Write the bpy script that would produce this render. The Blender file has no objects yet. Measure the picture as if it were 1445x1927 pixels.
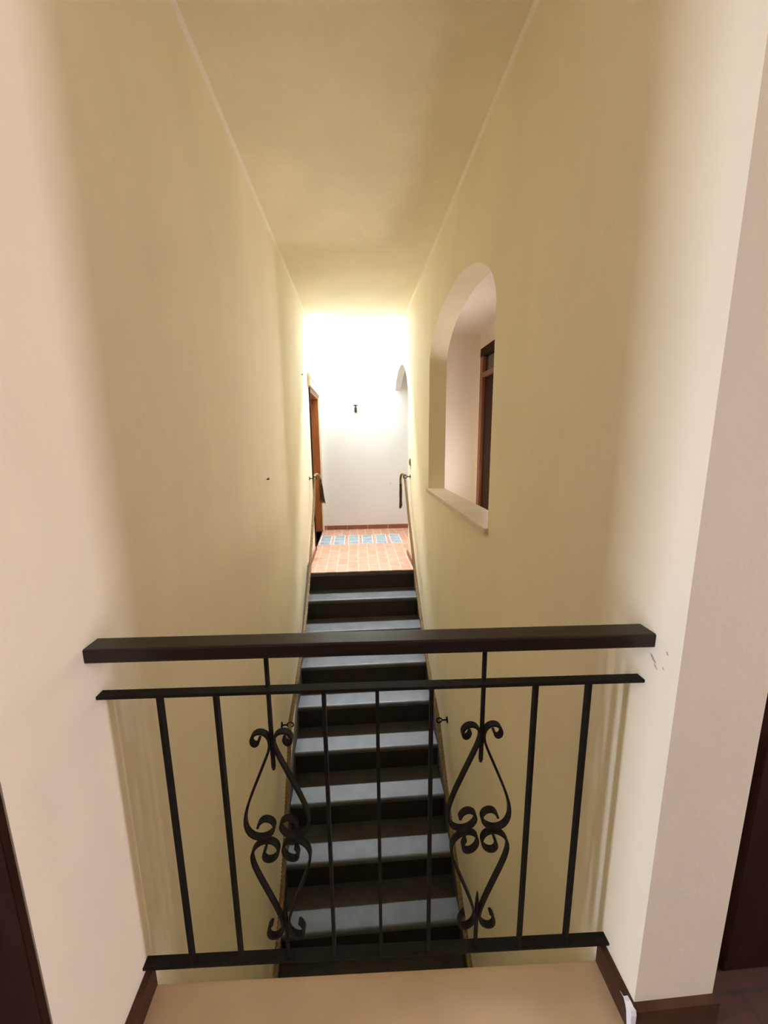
import bpy, bmesh, math, random
from mathutils import Vector, Matrix
random.seed(7)
C = bpy.context.scene.collection
CAMH = 1.42                 # eye height above the upper landing
FZ = -0.021                 # level of the far landing
CEIL = 2.846
Y0, RUN, RISE = 4.20, 0.2686, 0.2132
YEND, YFAR = 5.09, 6.278
def XL(y): return -0.5789 + 0.0047*y
def XR(y): return 0.6461 - 0.0039*y
def XB(y): return 0.862 - 0.0245*y      # back face of the right-hand wall

# ------------------------------------------------------------------ materials
def mat(name):
    m = bpy.data.materials.new(name); m.use_nodes = True
    nt = m.node_tree; b = nt.nodes['Principled BSDF']
    return m, nt, b
def N(nt, t, **kw):
    n = nt.nodes.new(t)
    for k, v in kw.items():
        if k in n.inputs: n.inputs[k].default_value = v
        else: setattr(n, k, v)
    return n
def coords(nt, scale=(1,1,1), rot=(0,0,0)):
    g = N(nt, 'ShaderNodeNewGeometry'); mp = N(nt, 'ShaderNodeMapping')
    mp.inputs['Scale'].default_value = scale; mp.inputs['Rotation'].default_value = rot
    nt.links.new(g.outputs['Position'], mp.inputs['Vector'])
    return mp.outputs['Vector']
def ramp(nt, fac, stops):
    r = N(nt, 'ShaderNodeValToRGB'); e = r.color_ramp.elements
    e[0].position, e[0].color = stops[0][0], (*stops[0][1], 1)
    e[1].position, e[1].color = stops[-1][0], (*stops[-1][1], 1)
    for p, c in stops[1:-1]:
        x = e.new(p); x.color = (*c, 1)
    nt.links.new(fac, r.inputs['Fac']); return r.outputs['Color']
def bump(nt, b, h, strength=.2, dist=.01):
    bp = N(nt, 'ShaderNodeBump'); bp.inputs['Strength'].default_value = strength
    bp.inputs['Distance'].default_value = dist
    nt.links.new(h, bp.inputs['Height']); nt.links.new(bp.outputs['Normal'], b.inputs['Normal'])

def plaster(name, base, var=.06, bumps=.25, fine=60, white=None):
    m, nt, b = mat(name)
    v = coords(nt, (1, 1, .45))
    n1 = N(nt, 'ShaderNodeTexNoise'); n1.inputs['Scale'].default_value = 2.2; n1.inputs['Detail'].default_value = 7
    n1.inputs['Roughness'].default_value = .62
    nt.links.new(v, n1.inputs['Vector'])
    lo = tuple(c*(1-var) for c in base); hi = tuple(min(1, c*(1+var)) for c in base)
    col = ramp(nt, n1.outputs['Fac'], [(.3, lo), (.7, hi)])
    if white:                                # turns paler beyond the ceiling edge, over the far landing
        sep = N(nt, 'ShaderNodeSeparateXYZ'); nt.links.new(coords(nt), sep.inputs[0])
        gt = N(nt, 'ShaderNodeMapRange'); gt.inputs['From Min'].default_value = YEND-.04; gt.inputs['From Max'].default_value = YEND
        nt.links.new(sep.outputs['Y'], gt.inputs['Value'])
        mw = N(nt, 'ShaderNodeMix', data_type='RGBA'); nt.links.new(gt.outputs[0], mw.inputs[0])
        nt.links.new(col, mw.inputs[6]); mw.inputs[7].default_value = (*white, 1); col = mw.outputs[2]
    nt.links.new(col, b.inputs['Base Color'])
    b.inputs['Roughness'].default_value = .85
    n2 = N(nt, 'ShaderNodeTexNoise'); n2.inputs['Scale'].default_value = fine; n2.inputs['Detail'].default_value = 4
    nt.links.new(coords(nt), n2.inputs['Vector'])
    n3 = N(nt, 'ShaderNodeTexNoise'); n3.inputs['Scale'].default_value = 5; n3.inputs['Detail'].default_value = 3
    nt.links.new(coords(nt), n3.inputs['Vector'])
    mx = N(nt, 'ShaderNodeMath', operation='MULTIPLY_ADD'); mx.inputs[1].default_value = 5.0
    nt.links.new(n3.outputs['Fac'], mx.inputs[0]); nt.links.new(n2.outputs['Fac'], mx.inputs[2])
    bump(nt, b, mx.outputs[0], bumps, .004)
    return m
def noisy(name, c1, c2, scale=8, rough=.6, detail=6, stretch=(1,1,1), bmp=0, spec=None, metal=0):
    m, nt, b = mat(name)
    n1 = N(nt, 'ShaderNodeTexNoise'); n1.inputs['Scale'].default_value = scale; n1.inputs['Detail'].default_value = detail
    nt.links.new(coords(nt, stretch), n1.inputs['Vector'])
    nt.links.new(ramp(nt, n1.outputs['Fac'], [(.32, c1), (.68, c2)]), b.inputs['Base Color'])
    b.inputs['Roughness'].default_value = rough; b.inputs['Metallic'].default_value = metal
    if spec is not None: b.inputs['Specular IOR Level'].default_value = spec
    if bmp: bump(nt, b, n1.outputs['Fac'], bmp, .004)
    return m
def tiles(name, c1, c2, grout, size, rough=.55, rot=0.0, mortar=.006, ratio=.5):
    m, nt, b = mat(name)
    v = coords(nt, (1,1,1), (0,0,rot))
    br = N(nt, 'ShaderNodeTexBrick'); br.inputs['Scale'].default_value = 1
    br.inputs['Brick Width'].default_value = size; br.inputs['Row Height'].default_value = size*ratio
    br.inputs['Mortar Size'].default_value = mortar; br.inputs['Mortar Smooth'].default_value = .3
    br.inputs['Color1'].default_value = (*c1,1); br.inputs['Color2'].default_value = (*c2,1)
    br.inputs['Mortar'].default_value = (*grout,1); br.inputs['Bias'].default_value = 0
    nt.links.new(v, br.inputs['Vector'])
    n1 = N(nt, 'ShaderNodeTexNoise'); n1.inputs['Scale'].default_value = 14; n1.inputs['Detail'].default_value = 5
    nt.links.new(v, n1.inputs['Vector'])
    mx = N(nt, 'ShaderNodeMix', data_type='RGBA', blend_type='OVERLAY'); mx.inputs[0].default_value = .35
    nt.links.new(br.outputs['Color'], mx.inputs[6]); nt.links.new(n1.outputs['Fac'], mx.inputs[7])
    nt.links.new(mx.outputs[2], b.inputs['Base Color'])
    b.inputs['Roughness'].default_value = rough
    bump(nt, b, br.outputs['Fac'], -.25, .003)
    return m
def wood(name, dark, light, rough=.45, axis=(9,9,1.0)):
    m, nt, b = mat(name)
    n0 = N(nt, 'ShaderNodeTexNoise'); n0.inputs['Scale'].default_value = 3.5; n0.inputs['Detail'].default_value = 8
    n0.inputs['Distortion'].default_value = 1.0
    nt.links.new(coords(nt, axis), n0.inputs['Vector'])
    nt.links.new(ramp(nt, n0.outputs['Fac'], [(.3, dark), (.7, light)]), b.inputs['Base Color'])
    b.inputs['Roughness'].default_value = rough
    bump(nt, b, n0.outputs['Fac'], .12, .003)
    return m

CREAM = plaster('cream_plaster', (.86,.785,.575), .05, .22, 60, (.80,.82,.80))
CEILM = plaster('ceiling_plaster', (.89,.82,.615), .06, .3, 40)
COVE = plaster('pale_cove', (.90,.84,.70), .02, .1)
WHITEW = plaster('pale_plaster', (.80,.815,.805), .02, .2)
SCRAPE = noisy('scraped_plaster', (.36,.29,.27), (.55,.46,.42), 120, .9)
BACKW = plaster('hall_back_plaster', (.42,.36,.30), .03, .2)
PINKW = plaster('side_room_plaster', (.80,.71,.63), .03, .2)
CASING = plaster('casing_plaster', (.82,.74,.56), .02, .1)
MARBLE = noisy('beige_marble', (.50,.36,.205), (.58,.43,.255), 5, .38, 9)
SILLM = noisy('sill_marble', (.58,.49,.33), (.68,.59,.42), 6, .42, 8)
TERRA = tiles('terracotta_tiles', (.38,.195,.12), (.43,.235,.15), (.52,.35,.25), .24, .6, math.radians(90), .006, .5)
TERRAD = tiles('dark_terracotta_tiles', (.060,.022,.011), (.078,.029,.015), (.05,.025,.016), .24, .6, 0, .006, .5)
SKIRTD = noisy('brown_skirting', (.058,.025,.013), (.09,.042,.022), 12, .7, spec=.15)
SKIRTT = tiles('terracotta_skirting', (.26,.095,.06), (.30,.115,.075), (.55,.38,.30), .33, .6, 0, .006, 3)
def polished(name, c1, c2, ior, rough, scale=7, bmp=.05):
    m = noisy(name, c1, c2, scale, rough, 7, bmp=bmp); m.node_tree.nodes['Principled BSDF'].inputs['IOR'].default_value = ior
    return m
STONE = polished('dark_polished_stone', (.06,.062,.064), (.09,.092,.095), 1.5, .5, 9)
RISERM = noisy('shaded_riser_stone', (.018,.014,.010), (.030,.024,.017), 9, .75, 8, bmp=.1)  # same stone as the treads, riser shade put into its colour
STRING = noisy('stringer_stone', (.065,.058,.047), (.09,.08,.065), 7, .7)
IRON = noisy('wrought_iron', (.006,.0053,.0042), (.013,.011,.0085), 40, .58, 4, bmp=.1, spec=.16)
RAILW = wood('dark_rail_wood', (.013,.0075,.0055), (.024,.0145,.010), .30, (1.0,9,9))
RAILW.node_tree.nodes['Principled BSDF'].inputs['Specular IOR Level'].default_value = .3
DOORW = wood('orange_door_wood', (.26,.085,.018), (.38,.14,.035), .5)
DARKW = wood('dark_door_wood', (.020,.0055,.0025), (.036,.011,.005), .65)
DARKW.node_tree.nodes['Principled BSDF'].inputs['Specular IOR Level'].default_value = .12
REDW = wood('mid_door_wood', (.16,.06,.028), (.24,.095,.045), .5)
ROPE = noisy('rope_fibre', (.22,.155,.075), (.34,.25,.135), 60, .9, 3, bmp=.3)
TASS = noisy('tassel_fibre', (.05,.028,.012), (.12,.075,.035), 60, .95, 3, (1,1,.1))
BRASS = noisy('dark_bronze', (.035,.032,.016), (.06,.052,.026), 30, .5, 3)
SWITCH = noisy('aged_switch', (.36,.30,.19), (.42,.36,.24), 10, .5, 3)
CANDLE = noisy('candle_sleeve', (.78,.72,.50), (.82,.76,.56), 10, .5, 3)
DGLASS = noisy('dark_transom_glass', (.02,.014,.010), (.03,.02,.015), 5, .12, 2)
def glassblock():
    m, nt, b = mat('glass_block')
    n = N(nt, 'ShaderNodeTexNoise'); n.inputs['Scale'].default_value = 16; n.inputs['Detail'].default_value = 3
    nt.links.new(coords(nt, (1,1.6,1)), n.inputs['Vector'])
    nt.links.new(ramp(nt, n.outputs['Fac'], [(.35,(.17,.25,.28)),(.65,(.30,.39,.42))]), b.inputs['Base Color'])
    b.inputs['Roughness'].default_value = .25; b.inputs['Coat Weight'].default_value = .3
    bump(nt, b, n.outputs['Fac'], .3, .004)
    return m
GBLOCK = glassblock()
GFRAME = noisy('glass_panel_mortar', (.58,.50,.47), (.66,.58,.54), 12, .8)
def bulbglass():
    m, nt, b = mat('clear_bulb')
    b.inputs['Base Color'].default_value = (.9,.93,.92,1); b.inputs['Roughness'].default_value = .05
    b.inputs['Transmission Weight'].default_value = .9; b.inputs['IOR'].default_value = 1.2
    return m
BULB = bulbglass()

# ------------------------------------------------------------------ mesh helpers
def obj(name, bm, m, parent=None, smooth=False):
    me = bpy.data.meshes.new(name); bmesh.ops.recalc_face_normals(bm, faces=bm.faces[:])
    if smooth:
        for f in bm.faces: f.smooth = True
    bm.to_mesh(me); bm.free()
    for x in (m if isinstance(m, (list, tuple)) else [m]): me.materials.append(x)
    o = bpy.data.objects.new(name, me); C.objects.link(o)
    if parent is not None: o.parent = parent
    return o
def struct(name, bm, m, smooth=False):
    o = obj(name, bm, m, None, smooth); o['kind'] = 'structure'; return o
def tag(o, label, cat, group=None):
    o['label'] = label; o['category'] = cat
    if group: o['group'] = group
    return o
def thing(name, label, cat, loc=(0,0,0), rz=0, group=None):
    o = bpy.data.objects.new(name, None); C.objects.link(o); o.empty_display_size = .05
    o.location = loc; o.rotation_euler = (0,0,rz)
    return tag(o, label, cat, group)
def box(bm, x0, x1, y0, y1, z0, z1, bev=0):
    r = bmesh.ops.create_cube(bm, size=1)
    vs = r['verts']
    for v in vs:
        v.co = Vector((x0+(v.co.x+.5)*(x1-x0), y0+(v.co.y+.5)*(y1-y0), z0+(v.co.z+.5)*(z1-z0)))
    if bev:
        es = {e for v in vs for e in v.link_edges}
        bmesh.ops.bevel(bm, geom=list(es), offset=bev, segments=2, affect='EDGES', profile=.6)
    return bm
def bx(*a, **k): return box(bmesh.new(), *a, **k)
def hexa(bm, p):      # 8 points: bottom 4 (ccw), top 4
    v = [bm.verts.new(q) for q in p]
    for f in ((0,3,2,1),(4,5,6,7),(0,1,5,4),(1,2,6,5),(2,3,7,6),(3,0,4,7)): bm.faces.new([v[i] for i in f])
    return bm
def wallmesh(outer, holes, ffront, fback):
    """a wall standing roughly in a (u,w) plane: ffront/fback map (u,w) to 3D"""
    bm = bmesh.new(); loops = []
    for fn in (ffront, fback):
        es = []; ls = []
        for lp in [outer]+holes:
            vs = [bm.verts.new(fn(u,w)) for u, w in lp]; ls.append(vs)
            for i in range(len(vs)): es.append(bm.edges.new((vs[i], vs[(i+1) % len(vs)])))
        bmesh.ops.triangle_fill(bm, edges=es, use_beauty=True); loops.append(ls)
    for a, b in zip(*loops):
        n = len(a)
        for i in range(n): bm.faces.new((a[i], a[(i+1)%n], b[(i+1)%n], b[i]))
    return bm
def crom(pts, n=8, closed=False):
    P = [Vector(p) for p in pts]; out = []
    for i in range(len(P)-1):
        p0 = P[max(i-1,0)]; p1 = P[i]; p2 = P[i+1]; p3 = P[min(i+2,len(P)-1)]
        for k in range(n):
            t = k/n
            out.append(.5*((2*p1)+(p2-p0)*t+(2*p0-5*p1+4*p2-p3)*t*t+(3*p1-p0-3*p2+p3)*t**3))
    out.append(P[-1]); return out
def smoothpts(P, it):
    for _ in range(it):
        P = [P[0]]+[(P[i-1]+2*P[i]+P[i+1])/4 for i in range(1,len(P)-1)]+[P[-1]]
    return P
def ribbon(pts, t, w, bm=None):
    """flat iron strip: 2D path (x,z), thickness t in the plane, width w along y"""
    bm = bm or bmesh.new()
    P = smoothpts([Vector((p[0],p[1])) for p in pts], 1)
    P = [Vector((p[0],p[1])) for p in crom(P, 5)]
    rings = []
    for i, p in enumerate(P):
        d = (P[min(i+1,len(P)-1)]-P[max(i-1,0)]).normalized(); n = Vector((-d.y,d.x))
        e = min(i, len(P)-1-i); tt = t
        a = p+n*tt/2; b = p-n*tt/2
        rings.append([bm.verts.new((a.x,-w/2,a.y)), bm.verts.new((a.x,w/2,a.y)), bm.verts.new((b.x,w/2,b.y)), bm.verts.new((b.x,-w/2,b.y))])
    for r, s in zip(rings, rings[1:]):
        for k in range(4): bm.faces.new((r[k], r[(k+1)%4], s[(k+1)%4], s[k]))
    bm.faces.new(rings[0]); bm.faces.new(rings[-1][::-1])
    return bm
def frames(P):
    up = Vector((1,0,0)); out = []
    for i, p in enumerate(P):
        d = (P[min(i+1,len(P)-1)]-P[max(i-1,0)]).normalized()
        a = (up-d*up.dot(d))
        if a.length < 1e-4: a = Vector((0,1,0))-d*d.y
        a.normalize(); up = a; out.append((d, a, d.cross(a)))
    return out
def tube(P, r, seg=8, bm=None, caps=True):
    bm = bm or bmesh.new(); P = [Vector(p) for p in P]; F = frames(P); rings = []
    for i, p in enumerate(P):
        rr = r(i/(len(P)-1)) if callable(r) else r
        rings.append([bm.verts.new(p+(F[i][1]*math.cos(2*math.pi*k/seg)+F[i][2]*math.sin(2*math.pi*k/seg))*rr) for k in range(seg)])
    for a, b in zip(rings, rings[1:]):
        for k in range(seg): bm.faces.new((a[k], a[(k+1)%seg], b[(k+1)%seg], b[k]))
    if caps: bm.faces.new(rings[0]); bm.faces.new(rings[-1][::-1])
    return bm
def ropemesh(pts, r=.0155, pitch=.06, step=.0055):
    P0 = [Vector(p) for p in pts]; P = [P0[0]]; acc = 0
    for a, b in zip(P0, P0[1:]):           # resample evenly
        L = (b-a).length; t = step-acc
        while t < L: P.append(a+(b-a)*(t/L)); t += step
        acc = L-(t-step)
    F = frames(P); bm = bmesh.new(); seg = 15; rings = []
    for i, p in enumerate(P):
        ang = 2*math.pi*i*step/pitch
        ring = []
        for k in range(seg):
            th = 2*math.pi*k/seg
            rr = r*(.72+.28*abs(math.cos(1.5*th)))
            ring.append(bm.verts.new(p+(F[i][1]*math.cos(th+ang)+F[i][2]*math.sin(th+ang))*rr))
        rings.append(ring)
    for a, b in zip(rings, rings[1:]):
        for k in range(seg): bm.faces.new((a[k], a[(k+1)%seg], b[(k+1)%seg], b[k]))
    bm.faces.new(rings[0]); bm.faces.new(rings[-1][::-1])
    return bm
def lathe(prof, seg=20, origin=(0,0,0), bm=None):
    bm = bm or bmesh.new(); o = Vector(origin); rings = []
    for r, z in prof: rings.append([bm.verts.new(o+Vector((r*math.cos(2*math.pi*k/seg), r*math.sin(2*math.pi*k/seg), z))) for k in range(seg)])
    for a, b in zip(rings, rings[1:]):
        for k in range(seg): bm.faces.new((a[k], a[(k+1)%seg], b[(k+1)%seg], b[k]))
    bm.faces.new(rings[0][::-1]); bm.faces.new(rings[-1]); return bm

# ------------------------------------------------------------------ setting: stairwell walls
ZB = -4.1
TOP = 4.9
YL0, YR0 = 0.586, 0.689
DL0, DL1, DLT = 5.08, 6.20, 2.035            # far doorway in the left wall
# left wall: doorway hole
outer = [(YL0,ZB),(YFAR,ZB),(YFAR,TOP),(YEND,TOP),(YEND,CEIL),(YL0,CEIL)]
hole = [(DL0,FZ),(DL1,FZ),(DL1,DLT),(DL0,DLT)]
struct('wall_left', wallmesh(outer, [hole], lambda u,w: (XL(u),u,w), lambda u,w: (XL(u)-.16,u,w)), CREAM)
# right wall: arched internal window + archway running into the far wall
wy0, wy1, wsill, wspr, wrise = 1.872, 3.462, .977, 2.00, .367
wc, wa = (wy0+wy1)/2, (wy1-wy0)/2
arch = [(wy0,wsill-.03),(wy1,wsill-.03)]+[(wc+wa*math.cos(math.pi*k/56), wspr+wrise*math.sin(math.pi*k/56)) for k in range(57)]
notch = []
for k in range(41):                        # far archway, cut off by the far wall
    u = 4.8+(YFAR-4.8)*(1-math.cos(math.pi/2*k/40)); dy = (u-5.6)/.8
    notch.append((u, 1.838+.533*math.sqrt(max(0,1-dy*dy))))
outer = [(YR0,ZB),(4.8,ZB),(4.8,FZ)]+notch+[(YFAR,TOP),(YEND,TOP),(YEND,CEIL),(YR0,CEIL)]
struct('wall_right', wallmesh(outer, [arch], lambda u,w: (XR(u),u,w), lambda u,w: (XB(u),u,w)), CREAM)
struct('wall_far', bx(-1.6,1.7,YFAR,YFAR+.15,-.3,TOP), WHITEW)
struct('wall_under_landing', bx(-.75,.85,.50,.60,ZB,-.26), CREAM)
struct('ceiling', bx(-2.5,.80,-1.7,YEND,CEIL,CEIL+.15), CEILM)
struct('ceiling_lightwell', bx(-.75,.80,YEND-.12,YEND,CEIL+.15,TOP), WHITEW)
# paler triangular strip where walls meet the ceiling
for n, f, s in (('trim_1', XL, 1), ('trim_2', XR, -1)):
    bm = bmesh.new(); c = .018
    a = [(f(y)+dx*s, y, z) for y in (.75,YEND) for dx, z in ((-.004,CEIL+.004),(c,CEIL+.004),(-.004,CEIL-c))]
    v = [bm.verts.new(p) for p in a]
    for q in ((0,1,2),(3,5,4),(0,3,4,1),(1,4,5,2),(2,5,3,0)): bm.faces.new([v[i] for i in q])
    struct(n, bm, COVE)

# ------------------------------------------------------------------ far landing
struct('floor', bx(-1.6,1.7,Y0,YFAR,FZ-.012,FZ), TERRA)
struct('floor_base', bx(-1.6,1.7,Y0+.34,YFAR,FZ-.25,FZ-.012), STONE)
struct('baseboard_far', bx(-.53,1.5,YFAR-.018,YFAR,FZ,FZ+.066), SKIRTT)
bm = bmesh.new()
hexa(bm, [(XL(4.36),4.36,FZ),(XL(4.36)+.016,4.36,FZ),(XL(5.03)+.016,5.03,FZ),(XL(5.03),5.03,FZ)]+[(XL(4.36),4.36,FZ+.062),(XL(4.36)+.016,4.36,FZ+.062),(XL(5.03)+.016,5.03,FZ+.062),(XL(5.03),5.03,FZ+.062)])
struct('baseboard_left', bm, SKIRTT)
bm = bmesh.new()
hexa(bm, [(XR(4.36)-.016,4.36,FZ),(XR(4.36),4.36,FZ),(XR(4.8),4.8,FZ),(XR(4.8)-.016,4.8,FZ)]+[(XR(4.36)-.016,4.36,FZ+.062),(XR(4.36),4.36,FZ+.062),(XR(4.8),4.8,FZ+.062),(XR(4.8)-.016,4.8,FZ+.062)])
struct('baseboard_right', bm, SKIRTT)
# room behind the archway
struct('wall_arch_side', bx(1.60,1.70,4.72,YFAR,FZ,2.6), WHITEW)
struct('ceiling_arch', bx(.74,1.7,4.72,YFAR,2.5,2.6), WHITEW)

# doorway of the far landing: plaster casing + timber jambs and leaf
d = thing('wooden_door', 'orange-brown wooden door with pale casing, left side of the far landing', 'door', (XL(5.7),5.7,FZ))
def dp(name, x0,x1,y0,y1,z0,z1,m,bev=.003,par=None):
    xb = XL(5.7)
    return obj(name, bx(x0,x1,y0-5.7,y1-5.7,z0,z1,bev=bev), m, par or d)
dp('casing', 0,.028,DL1-.012,YFAR-.004,0,2.17,CASING)
dp('casing', -.001,.030,5.00,YFAR-.004,DLT+.008-FZ,2.19-FZ,CASING)
dp('casing_bead', .028,.038,5.00,YFAR-.004,2.13-FZ,2.17-FZ,CASING)
dp('jamb', -.155,.006,DL1-.045,DL1+.002,0,DLT-FZ,DOORW)
dp('jamb', -.155,.012,DL0-.002,DL0+.045,0,DLT-FZ,DARKW)
dp('head_jamb', -.155,.004,DL0+.045,DL1-.045,DLT-FZ-.045,DLT-FZ,DOORW)
leaf = dp('leaf', -.155,-.115,DL0+.047,DL1-.047,.005,DLT-FZ-.047,DOORW)
for z0, z1 in ((.15,.85),(1.0,1.85)): dp('panel', -.116,-.106,DL0+.16,DL1-.16,z0,z1,DOORW,.004,leaf)
dp('handle', -.116,-.06,DL0+.10,DL0+.13,.98,1.01,BRASS,.004,leaf)

# glass panels set in the far floor
GX = [-.526,-.330,-.128,.070,.270,.476]
words = ['leftmost glass floor panel, nearest the wooden door','second glass floor panel from the wooden door','third glass floor panel from the wooden door',
         'fourth glass floor panel from the wooden door','fifth glass floor panel from the wooden door, second from the right wall','rightmost glass floor panel, nearest the right wall of the far landing']
for i, gx in enumerate(GX):
    g = thing('glass_floor_panel', words[i], 'glass panel', (gx,5.35,FZ), 0, 'glass panels in the far landing floor')
    w, l = .138, .50
    bm = bmesh.new()
    for a in ((-.010,w+.010,-.010,0),(-.010,w+.010,l,l+.010),(-.010,0,0,l),(w,w+.010,0,l)): box(bm, a[0],a[1],a[2],a[3],-.006,.0025)
    for k in (1,2): box(bm, 0,w,l*k/3-.005,l*k/3+.005,-.006,.0025)
    obj('mortar_frame', bm, GFRAME, g)
    for k in range(3): obj('glass_block', bx(0,w,l*k/3+(.005 if k else 0),l*(k+1)/3-(.005 if k<2 else 0),-.006,.0035,bev=.002), GBLOCK, g)

# ------------------------------------------------------------------ staircase
st = thing('staircase', 'steep staircase of dark grey stone steps between the two cream walls', 'stairs', (0,Y0,FZ))
NST = 13
TT = .046
def treadmesh(y, z, depth, t=TT):
    prof = [(depth,z),(depth,z-t)]
    r = t/2
    prof += [(r*.9-r*.9*math.sin(a), z-r-r*math.cos(a)) for a in [math.pi*k/10 for k in range(0,11)]]
    bm = bmesh.new(); ends = []
    for f in (XL, XR): ends.append([bm.verts.new((f(y)+(-.004 if f is XL else .004), y+u-Y0, w-FZ)) for u, w in prof])
    n = len(prof)
    for k in range(n): bm.faces.new((ends[0][k], ends[0][(k+1)%n], ends[1][(k+1)%n], ends[1][k]))
    bm.faces.new(ends[0]); bm.faces.new(ends[1][::-1])
    return bm
for k in range(NST):
    y = Y0-RUN*k; z = FZ-RISE*k
    obj('tread', treadmesh(y, z-(.0125 if k==0 else 0), .36 if k==0 else RUN+.04), STONE, st)
    yr = y+.024
    obj('riser', bx(XL(y)-.004,XR(y)+.004, yr-Y0, yr+.03-Y0, z-RISE-FZ, z-TT-FZ-(.0125 if k==0 else 0)), RISERM, st)
for f, s in ((XL,1),(XR,-1)):              # raked stone skirting against each wall
    bm = bmesh.new(); pts = []
    ya, yb = Y0+.16, Y0-RUN*(NST-1)
    sl = RISE/RUN
    za, zb = FZ+.075, FZ+.075-sl*(Y0+.03-yb)
    prof = [(ya,FZ-.25),(ya,FZ+.075),(Y0+.03,FZ+.075),(yb,zb),(yb,zb-.40)]
    A = [bm.verts.new((f(y)-.003*s,y-Y0,z-FZ)) for y,z in prof]; B = [bm.verts.new((f(y)+.014*s,y-Y0,z-FZ)) for y,z in prof]
    n = len(prof)
    for k in range(n): bm.faces.new((A[k],A[(k+1)%n],B[(k+1)%n],B[k]))
    bm.faces.new(A); bm.faces.new(B[::-1])
    obj('stringer', bm, STRING, st)

# ------------------------------------------------------------------ rope handrails
RR = [(4.628,-.455),(4.35,-.775),(4.15,-.985),(3.945,-1.195),(3.748,-1.40),(3.545,-1.575),(3.36,-1.718),(3.16,-1.855),(2.935,-1.965),(2.755,-2.035),(2.632,-2.094),
      (2.55,-2.185),(2.41,-2.33),(2.27,-2.475),(2.14,-2.60),(2.02,-2.70),(1.92,-2.79),(1.81,-2.875),(1.70,-2.96),(1.35,-3.2)]
LL = [(4.78,-.462),(4.69,-.60),(4.53,-.795),(4.34,-.965),(4.19,-1.105),(4.02,-1.255),(3.85,-1.405),(3.62,-1.565),(3.38,-1.70),(3.08,-1.825),(2.88,-1.885),(2.70,-1.93),(2.50,-1.985),
      (2.44,-2.11),(2.38,-2.21),(2.30,-2.325),(2.22,-2.43),(2.10,-2.60),(2.01,-2.69),(1.88,-2.79),(1.775,-2.875),(1.70,-2.93),(1.35,-3.2)]
def bracket(label, xw, s, y, z, ring=.021):
    b = thing('rope_bracket', label, 'rope bracket', (xw,y,z), 0, 'iron wall brackets of the rope handrails')
    m = lathe([(.001,0),(.024,0),(.024,.003),(.017,.007),(.008,.009)], 20)
    bmesh.ops.rotate(m, verts=m.verts[:], cent=(0,0,0), matrix=Matrix.Rotation(math.pi/2*s,3,'Y'))
    obj('rosette', m, IRON, b, True)
    obj('arm', tube([(0,0,0),(s*.02,0,0),(s*.044,0,0)], .0055, 10), IRON, b, True)
    circ = [(s*.062+ .0*k, ring*math.cos(2*math.pi*k/20), ring*math.sin(2*math.pi*k/20)) for k in range(21)]
    dirn = Vector((s*.018,.9,.35)).normalized()
    # ring standing across the rope
    rg = bmesh.new()
    R1 = [Vector((s*.062+ring*math.cos(t), -.004*math.sin(t), ring*math.sin(t))) for t in [2*math.pi*k/24 for k in range(24)]]
    rings = []
    for i in range(24):
        t = 2*math.pi*i/24; rad = Vector((math.cos(t),0,math.sin(t)))
        rings.append([rg.verts.new(R1[i]+(rad*math.cos(2*math.pi*k/8)+Vector((0,1,0))*math.sin(2*math.pi*k/8))*.005) for k in range(8)])
    for i in range(24):
        a, c = rings[i], rings[(i+1)%24]
        for k in range(8): rg.faces.new((a[k],a[(k+1)%8],c[(k+1)%8],c[k]))
    obj('ring', rg, IRON, b, True)
    return b
def rope(label, fx, s, pts, tas):
    r = thing('rope_handrail', label, 'rope handrail', (fx(pts[0][0])+s*.06, pts[0][0], pts[0][1]+CAMH), 0, 'rope handrails on the stair walls')
    o = Vector(r.location)
    P = [Vector((fx(y)+s*.062, y, z+CAMH))-o for y, z in pts]
    top = P[0]
    loop = [Vector((s*.055,.145,-.045)),Vector((s*.050,.135,-.005)),Vector((s*.030,.11,.030)),Vector((s*.008,.07,.032)),Vector((0,.03,.02))]
    if s < 0: loop = [Vector((-.040,.10,-.10)),Vector((-.042,.095,-.03)),Vector((-.034,.085,.020)),Vector((-.016,.06,.034)),Vector((0,.03,.022))]
    path = crom(loop+P, 8)
    path = smoothpts(path, 3)
    obj('rope', ropemesh(path), ROPE, r, True)
    # frayed tassel hanging from the looped end
    tp = loop[0]
    bm = bmesh.new()
    for i in range(46):
        a = random.uniform(0,2*math.pi); q = math.sqrt(random.random())
        sp = tas[1]*q
        x0 = tp.x+.010*q*math.cos(a); y0 = tp.y+.010*q*math.sin(a)
        x1 = tp.x+tas[2]+sp*math.cos(a); y1 = tp.y+sp*math.sin(a)
        L = tas[0]*random.uniform(.86,1.04)
        pl = [(x0+(x1-x0)*t+.003*math.sin(6*t+a), y0+(y1-y0)*t, tp.z-.01-L*t) for t in (0,.2,.45,.7,1)]
        tube(pl, lambda t: .0042-.0015*t, 5, bm)
    obj('tassel', bm, TASS, r, True)
    obj('whipping', tube([tp+Vector((0,0,.012)),tp,tp+Vector((0,0,-.035))], .0155, 12), TASS, r, True)
    return r
rope('twisted rope handrail along the right wall, ending in a dark narrow tassel', XR, -1, RR, (.27,.020,0))
rope('twisted rope handrail along the left wall, its frayed tassel hanging before the wooden door', XL, 1, LL, (.27,.042,.012))
bracket('iron rope bracket at top of the right wall rope, by the light switch', XR(4.60), -1, 4.60, -.447+CAMH)
bracket('iron rope bracket at top of the left wall rope, before the wooden door', XL(4.765), 1, 4.765, -.465+CAMH)
bracket('iron rope bracket lower on right wall, seen between railing bars', XR(2.60), -1, 2.60, -2.075+CAMH)
bracket('iron rope bracket lower on left wall, seen behind the railing scroll', XL(2.53), 1, 2.53, -1.985+CAMH)

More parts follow.
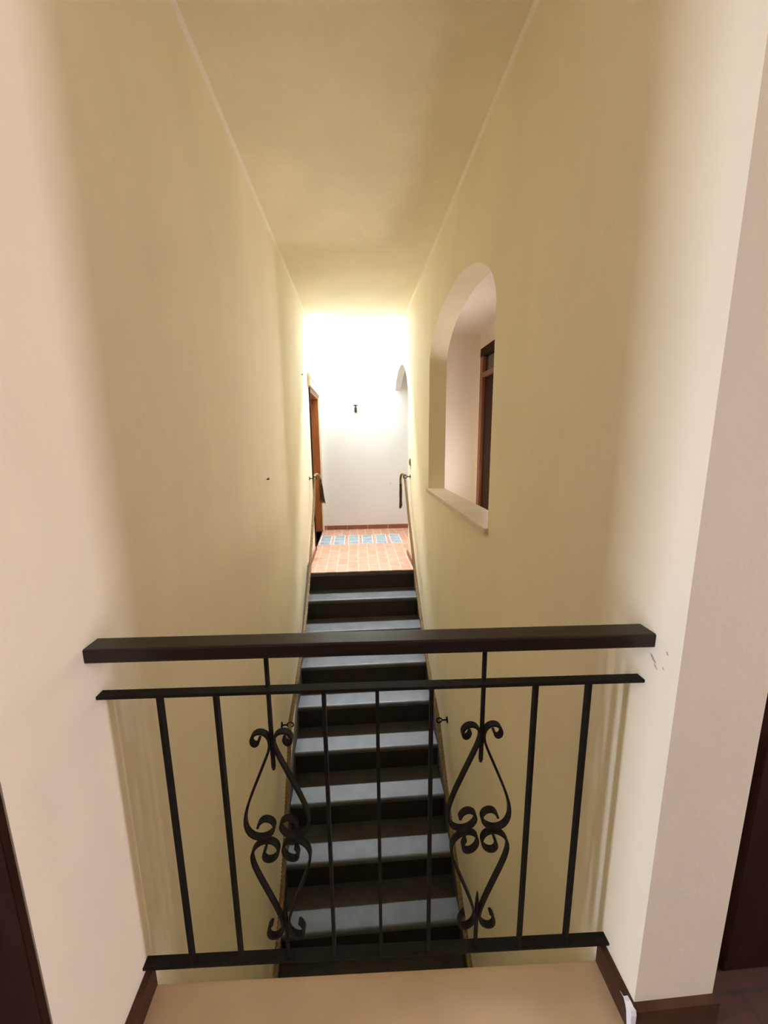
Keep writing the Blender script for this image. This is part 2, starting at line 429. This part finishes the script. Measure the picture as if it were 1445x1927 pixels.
# ------------------------------------------------------------------ wrought iron railing across the landing edge
rl = thing('iron_railing', 'black wrought iron railing with dark wooden handrail and scrolls across the landing edge', 'railing', (0,.823,0), math.atan(-.0344))
xa, xb = XL(.84)-.006, XR(.80)+.006
bm = bx(xa,xb,-.042,.011,.962,.9937,bev=.004); obj('handrail', bm, RAILW, rl)
obj('upper_bar', bx(xa,xb,-.0255,-.003+.003,.866,.8735,bev=.001), IRON, rl)
obj('lower_bar', bx(xa,xb,-.0135,.0135,.083,.0905,bev=.001), IRON, rl)
for x in (-.4511,-.3266,-.0853,.0363,.1608,.4031,.5278):
    obj('baluster', bx(x-.0042,x+.0042,-.0125,.0055,.0895,.867,bev=.001), IRON, rl)
UP = [(0.0278,0.7405),(0.0295,0.7292),(0.0374,0.7218),(0.0471,0.7285),(0.0478,0.7426),(0.0397,0.7553),(0.027,0.7592),(0.0147,0.7553),(0.0062,0.745),(0.0042,0.7331),(0.005,0.7161),(0.0105,0.7016),(0.0258,0.6637),(0.0456,0.6161),(0.0644,0.5706),(0.0746,0.5369),(0.0772,0.5093),(0.0735,0.4871),(0.0599,0.4706),(0.0415,0.4664),(0.0229,0.4714),(0.0092,0.4857),(0.0055,0.4997),(0.0095,0.5134),(0.0209,0.521),(0.034,0.5203),(0.0432,0.5117),(0.0472,0.4995)]
LO = [(0.0355,0.4373),(0.0412,0.4275),(0.0445,0.4131),(0.0396,0.4022),(0.0277,0.3996),(0.0155,0.4051),(0.0057,0.4183),(0.0042,0.4343),(0.0081,0.4482),(0.0216,0.4583),(0.0374,0.4591),(0.0549,0.4508),(0.068,0.434),(0.0732,0.4147),(0.0696,0.3893),(0.0577,0.3545),(0.0406,0.3097),(0.0233,0.2641),(0.0109,0.2278),(0.0061,0.2043),(0.0057,0.1906),(0.0099,0.1747),(0.0214,0.1636),(0.0355,0.1592),(0.045,0.1655),(0.0472,0.181),(0.0423,0.1985),(0.0337,0.2066)]
for cx, cl in ((.2812,.286),(-.2095,-.2055)):
    obj('rod', tube([(cx,-.004,.963),(cx,-.004,.80),(cx,-.004,.665),(cx,-.004,.656)], lambda t: .0055 if t<.9 else .0035, 10), IRON, rl, True)
    obj('rod', tube([(cl,-.004,.089),(cl,-.004,.22),(cl,-.004,.245),(cl,-.004,.27)], lambda t: .0055 if t<.6 else .0045 if t<.9 else .002, 10), IRON, rl, True)
    for base, c in ((UP,cx),(LO,cl)):
        for sg in (1,-1):
            b_ = ribbon([(sg*p[0], p[1]) for p in base], .0058, .0155)
            bmesh.ops.translate(b_, verts=b_.verts[:], vec=(c,-.004,0))
            obj('scroll', b_, IRON, rl)

# ------------------------------------------------------------------ near landing (camera side)
def yedge(x): return .8324-.0353*x
bm = bmesh.new()
x0, x1 = XL(.8), XR(.8)
hexa(bm, [(x0,.42,-.035),(x1,.42,-.035),(x1,yedge(x1),-.035),(x0,yedge(x0),-.035),(x0,.42,0),(x1,.42,0),(x1,yedge(x1),0),(x0,yedge(x0),0)])
bmesh.ops.bevel(bm, geom=[e for e in bm.edges], offset=.004, segments=2, affect='EDGES')
struct('floor_landing_slab', bm, MARBLE)
struct('floor_landing_base', bx(x0,x1,.42,.79,-.26,-.035), CREAM)
struct('floor_hall', bx(-2.5,4.1,-1.7,.42,-.10,0), TERRAD)
struct('floor_side_room', bx(XB(.6),4.1,.42,4.72,-.10,0), TERRAD)
struct('floor_pillar', bx(x1,XB(.6),.42,YR0,-.10,0), TERRAD)
struct('floor_left_room', bx(-2.5,x0,.42,.75,-.10,0), TERRAD)
for n, f, s, ya in (('baseboard_near_left', XL, 1, YL0), ('baseboard_near_right', XR, -1, YR0-.018)):
    bm = bmesh.new(); t = .0185; hz = .066; yb = yedge(f(.8))-.002
    hexa(bm, [(f(.7),ya,0),(f(.7)+t*s,ya,0),(f(.7)+t*s,yb,0),(f(.7),yb,0),(f(.7),ya,hz),(f(.7)+t*s,ya,hz),(f(.7)+t*s,yb,hz),(f(.7),yb,hz)])
    struct(n, bm, SKIRTD)
struct('baseboard_pillar', bx(XR(.7)-.001,XB(.69)+.004,YR0-.018,YR0,0,.066), SKIRTD)
# broken corner of the skirting, white plaster showing
bm = bmesh.new()
pr = [(.712,.0635),(.699,.0665),(.691,.058),(.686,.047),(.682,.026),(.677,.001),(.6685,.001),(.6685,.03),(.669,.060),(.672,.071),(.680,.0675),(.690,.0685)]
xf = XR(.7)-.0185
A = [bm.verts.new((xf-.0016, u, w)) for u, w in pr]; B = [bm.verts.new((xf+.011, u, w)) for u, w in pr]
n = len(pr)
for k in range(n): bm.faces.new((A[k],A[(k+1)%n],B[(k+1)%n],B[k]))
bm.faces.new(A); bm.faces.new(B[::-1])
struct('trim_3', bm, WHITEW)
# scraped plaster below the end of the handrail
bm = bmesh.new()
for (yc, zc, a, b_) in ((.760,.936,.010,.0045),(.750,.922,.006,.003),(.724,.968,.003,.003),(.73,.93,.0022,.0025)):
    ring = [bm.verts.new((XR(.75)-.0006, yc+a*math.cos(t)*random.uniform(.7,1.1)+.3*b_*math.sin(t), zc+b_*math.sin(t)*random.uniform(.7,1.2)+.6*a*math.cos(t))) for t in [2*math.pi*k/14 for k in range(14)]]
    top = [bm.verts.new(v.co+Vector((.002,0,0))) for v in ring]
    bm.faces.new(ring); bm.faces.new(top[::-1])
    for k in range(14): bm.faces.new((ring[k],ring[(k+1)%14],top[(k+1)%14],top[k]))
struct('trim_4', bm, SCRAPE)
# hall behind the camera: side walls with windows invented as light sources, back wall
def xwall(name, x, t, y0, y1, z0, z1, hole):
    h = [(hole[0],hole[2]),(hole[1],hole[2]),(hole[1],hole[3]),(hole[0],hole[3])]
    struct(name, wallmesh([(y0,z0),(y1,z0),(y1,z1),(y0,z1)], [h], lambda u,w: (x,u,w), lambda u,w: (x+t,u,w)), CREAM)
WL = (-.06,.37,.25,1.95); WR = (-.25,.24,.25,1.95)
xwall('wall_hall_left', -2.4, -.1, -1.7, .75, 0, CEIL, WL)
xwall('wall_hall_right', 4.0, .1, -1.7, .86, 0, CEIL, WR)
struct('wall_hall_back', bx(-2.5,4.1,-1.7,-1.6,0,CEIL), BACKW)
struct('wall_hall_front_left', bx(-2.4,-.74,.60,.75,0,CEIL), CREAM)
struct('wall_hall_front_right', bx(1.438,4.0,.72,.86,0,CEIL), CREAM)
struct('ceiling_hall', bx(.80,4.1,-1.7,.72,CEIL,CEIL+.15), CEILM)
for i, (x, W) in enumerate(((-2.45,WL),(4.05,WR))):
    bm = bmesh.new(); f = .05
    for a in ((W[0],W[0]+f,W[2],W[3]),(W[1]-f,W[1],W[2],W[3]),(W[0]+f,W[1]-f,W[2],W[2]+f),(W[0]+f,W[1]-f,W[3]-f,W[3])): box(bm, x-.025,x+.025,a[0],a[1],a[2],a[3])
    struct('window_%d'%(i+1), bm, DARKW)  # frame of an unseen window, added to give the light a source
# dark timber door frame at the left edge of the view
dl = thing('door_frame', 'dark brown wooden door frame at the lower left edge, beside the pale wall', 'door', (-.66,.578,0))
def dq(name, a, m, par): return obj(name, bx(*a, bev=.003), m, par)
dq('jamb', (-.078,.0835,-.008,.006,0,2.10), DARKW, dl)
dq('leaf', (-.90,-.080,-.004,.020,.01,2.05), DARKW, dl)
dq('head', (-.98,.0835,-.010,.006,2.10,2.20), DARKW, dl)
dq('jamb', (-.98,-.902,-.008,.006,0,2.10), DARKW, dl)
# dark chest in the side passage behind the pillar
ch = thing('chest_cabinet', 'dark wooden chest behind the pale pillar at the right edge', 'cabinet', (1.17,1.25,0))
XCH = .93-1.17
dq('body', (XCH+.012,.255,-.50,.37,.05,.705), DARKW, ch)
dq('top', (XCH,.262,-.52,.385,.705,.735), DARKW, ch)
dq('plinth', (XCH+.02,.25,-.49,.36,0,.05), DARKW, ch)
for k in range(2): dr = dq('door', (XCH,XCH+.013,-.48+.42*k,-.07+.42*k,.09,.67), DARKW, ch)

# ------------------------------------------------------------------ room behind the arched internal window
YB = 4.70; XW = 1.438; SC = 2.555
struct('wall_side_back', bx(.70,1.7,YB,YB+.02,0,2.85), PINKW)
struct('wall_side_right', bx(XW,XW+.12,.86,YB,0,SC+.2), PINKW)
struct('ceiling_side', bx(.70,XW+.1,.72,YB,SC,SC+.15), PINKW)
struct('wall_side_lintel', bx(XB(.7),XW,.72,.78,2.3,CEIL), PINKW)
struct('wall_side_blocker', bx(XB(1.7)-.02,XW,1.66,1.76,0,SC), BACKW)  # added wall, keeps hall light off the arch jamb
# marble sill of the arched window
bm = bmesh.new()
yA, yB_ = wy0+.002, wy1-.002
zt = wsill; zb2 = wsill-.032
hexa(bm, [(XR(yA)-.022,yA-.014,zb2),(XB(yA),yA,zb2),(XB(yB_),yB_,zb2),(XR(yB_)-.022,yB_-.0,zb2),(XR(yA)-.022,yA-.014,zt),(XB(yA),yA,zt),(XB(yB_),yB_,zt),(XR(yB_)-.022,yB_,zt)])
bmesh.ops.bevel(bm, geom=bm.edges[:], offset=.003, segments=2, affect='EDGES')
tag(obj('window_sill', bm, SILLM), 'cream marble sill slab under the arched opening in the right wall', 'sill')
# timber door with transom in that room
dd = thing('transom_door', 'dark wooden door with glazed transom, seen through the arched opening', 'door', (XW,4.0,0))
def dr(name, y0,y1,z0,z1,x0,x1,m,par=None,bev=.003): return obj(name, bx(x0,x1,y0-4.0,y1-4.0,z0,z1,bev=bev), m, par or dd)
dr('frame', 4.42,4.515,0,2.36,-.05,0,REDW)
dr('frame', 3.36,3.45,0,2.36,-.05,0,DARKW)
dr('frame', 3.36,4.515,2.27,2.36,-.052,0,DARKW)
dr('transom_bar', 3.45,4.42,2.05,2.10,-.056,0,REDW)
dr('transom_glass', 3.45,4.42,2.10,2.27,-.02,0,DGLASS)
dlf = dr('leaf', 3.452,4.418,.01,2.05,-.022,0,DARKW)
for z0,z1 in ((.15,.95),(1.1,1.95)): dr('panel', 3.6,4.27,z0,z1,-.03,-.02,DARKW,dlf)

# ------------------------------------------------------------------ far wall sconce, hooks, switch
sc = thing('wall_sconce', 'small candle-style sconce with clear bulb on the white far wall', 'wall lamp', (.013,YFAR,.44+CAMH))
obj('backplate', bx(-.018,.018,-.008,0,-.055,.02,bev=.003), BRASS, sc)
obj('arm', tube(crom([(0,-.004,-.03),(.004,-.03,-.052),(.0,-.06,-.035),(0,-.07,0),(0,-.07,.038)],6), .0095, 10), BRASS, sc, True)
obj('drip_pan', lathe([(.006,0),(.022,.004),(.040,.012),(.041,.015),(.012,.013)], 20, (0,-.07,.033)), BRASS, sc, True)
obj('candle_sleeve', lathe([(.012,0),(.012,.055)], 14, (0,-.07,.046)), CANDLE, sc, True)
obj('bulb', lathe([(.008,0),(.016,.02),(.017,.035),(.011,.065),(.003,.09)], 14, (0,-.07,.101)), BULB, sc, True)
def nail(label, loc, d, L=.022, r=.004):
    n_ = tube([Vector((0,0,0)), Vector(d)*L, Vector(d)*L+Vector((0,0,.010))], r, 8)
    o = tag(obj('wall_hook', n_, BRASS, None, True), label, 'hook', 'small hooks and nails in the plaster walls'); o.location = loc
nail('tiny hook on far wall, up left of the sconce', (-.317,YFAR,.709+CAMH), (0,-1,0))
nail('tiny hook on far wall, right of the sconce', (.357,YFAR,.668+CAMH), (0,-1,0))
nail('tiny peg low on far wall beside right rope tassel', (.541,YFAR,-.716+CAMH), (0,-1,0), .01, .005)
nail('small nail alone on the cream left wall', (XL(2.567),2.567,-.251+CAMH), (1,0,0), .012, .0045)
nail('tiny nail high on left wall above the wooden door side', (XL(4.48),4.48,.67+CAMH), (1,0,0), .012, .004)
sw = thing('light_switch', 'small aged light switch plate on right wall near the far landing', 'light switch', (XR(4.61),4.61,-.277+CAMH))
obj('plate', bx(-.012,0,-.040,.040,-.040,.040,bev=.003), SWITCH, sw)
obj('rocker', bx(-.017,-.011,-.018,.018,-.026,.026,bev=.002), SWITCH, sw)

# ------------------------------------------------------------------ light
def area(name, loc, rot, sx, sy, power, col, spread=180):
    l = bpy.data.lights.new(name, 'AREA'); l.shape = 'RECTANGLE'; l.size = sx; l.size_y = sy; l.energy = power; l.color = col
    l.spread = math.radians(spread)
    o = bpy.data.objects.new(name, l); C.objects.link(o); o.location = loc; o.rotation_euler = rot; return o
area('skylight', (0.03,(YEND+YFAR)/2,TOP-.02), (0,0,0), 1.1, 1.1, 66, (.84,.93,1.06))
area('skylight_slope', (0.03,YFAR-.10,4.63), (-math.atan2(.52,.85),0,0), 1.05, .26, 66, (.92,.95,1.0), 75)
area('hall_side_light_left', (-2.42,(WL[0]+WL[1])/2,(WL[2]+WL[3])/2), (0,-math.pi/2,0), WL[3]-WL[2]-.1, WL[1]-WL[0]-.1, 40, (.86,.91,1.22))  # added lamp at the invented left hall window
area('hall_side_light_right', (4.02,(WR[0]+WR[1])/2,(WR[2]+WR[3])/2), (0,math.pi/2,0), WR[3]-WR[2]-.1, WR[1]-WR[0]-.1, 54, (.88,.80,1.06))  # added lamp at the invented right hall window
area('side_room_fill_light', (1.415,3.80,1.1), (0,math.pi/2,0), 1.6, .62, 62, (1.0,.94,.93))  # added fill lamp, out of view, brightens the side room
w = bpy.data.worlds.new('World'); bpy.context.scene.world = w; w.use_nodes = True
w.node_tree.nodes['Background'].inputs['Color'].default_value = (.75,.85,1,1)
w.node_tree.nodes['Background'].inputs['Strength'].default_value = .6

# ------------------------------------------------------------------ camera
R = [[0.9974661951913815,-0.023129318134188344,0.06727721823229774],[-0.07037269561458481,-0.18208412848991182,0.9807614663433746],[-0.010434230319755424,-0.9830108874243035,-0.18325043531440113]]
cd = bpy.data.cameras.new('camera'); co = bpy.data.objects.new('camera', cd); C.objects.link(co)
M = Matrix([[R[i][0], -R[i][1], -R[i][2], 0] for i in range(3)]+[[0,0,0,1]])
co.matrix_world = Matrix.Translation((0,0,CAMH)) @ M
cd.sensor_fit = 'VERTICAL'; cd.sensor_height = 36; cd.lens = 749.0/1927*36; cd.clip_start = .02
S = bpy.context.scene; S.camera = co
S.view_settings.view_transform = 'Standard'; S.view_settings.look = 'None'
S.view_settings.exposure = 0.54; S.view_settings.gamma = 1; S.view_settings.use_curve_mapping = False
S.cycles.max_bounces = 16; S.cycles.diffuse_bounces = 10
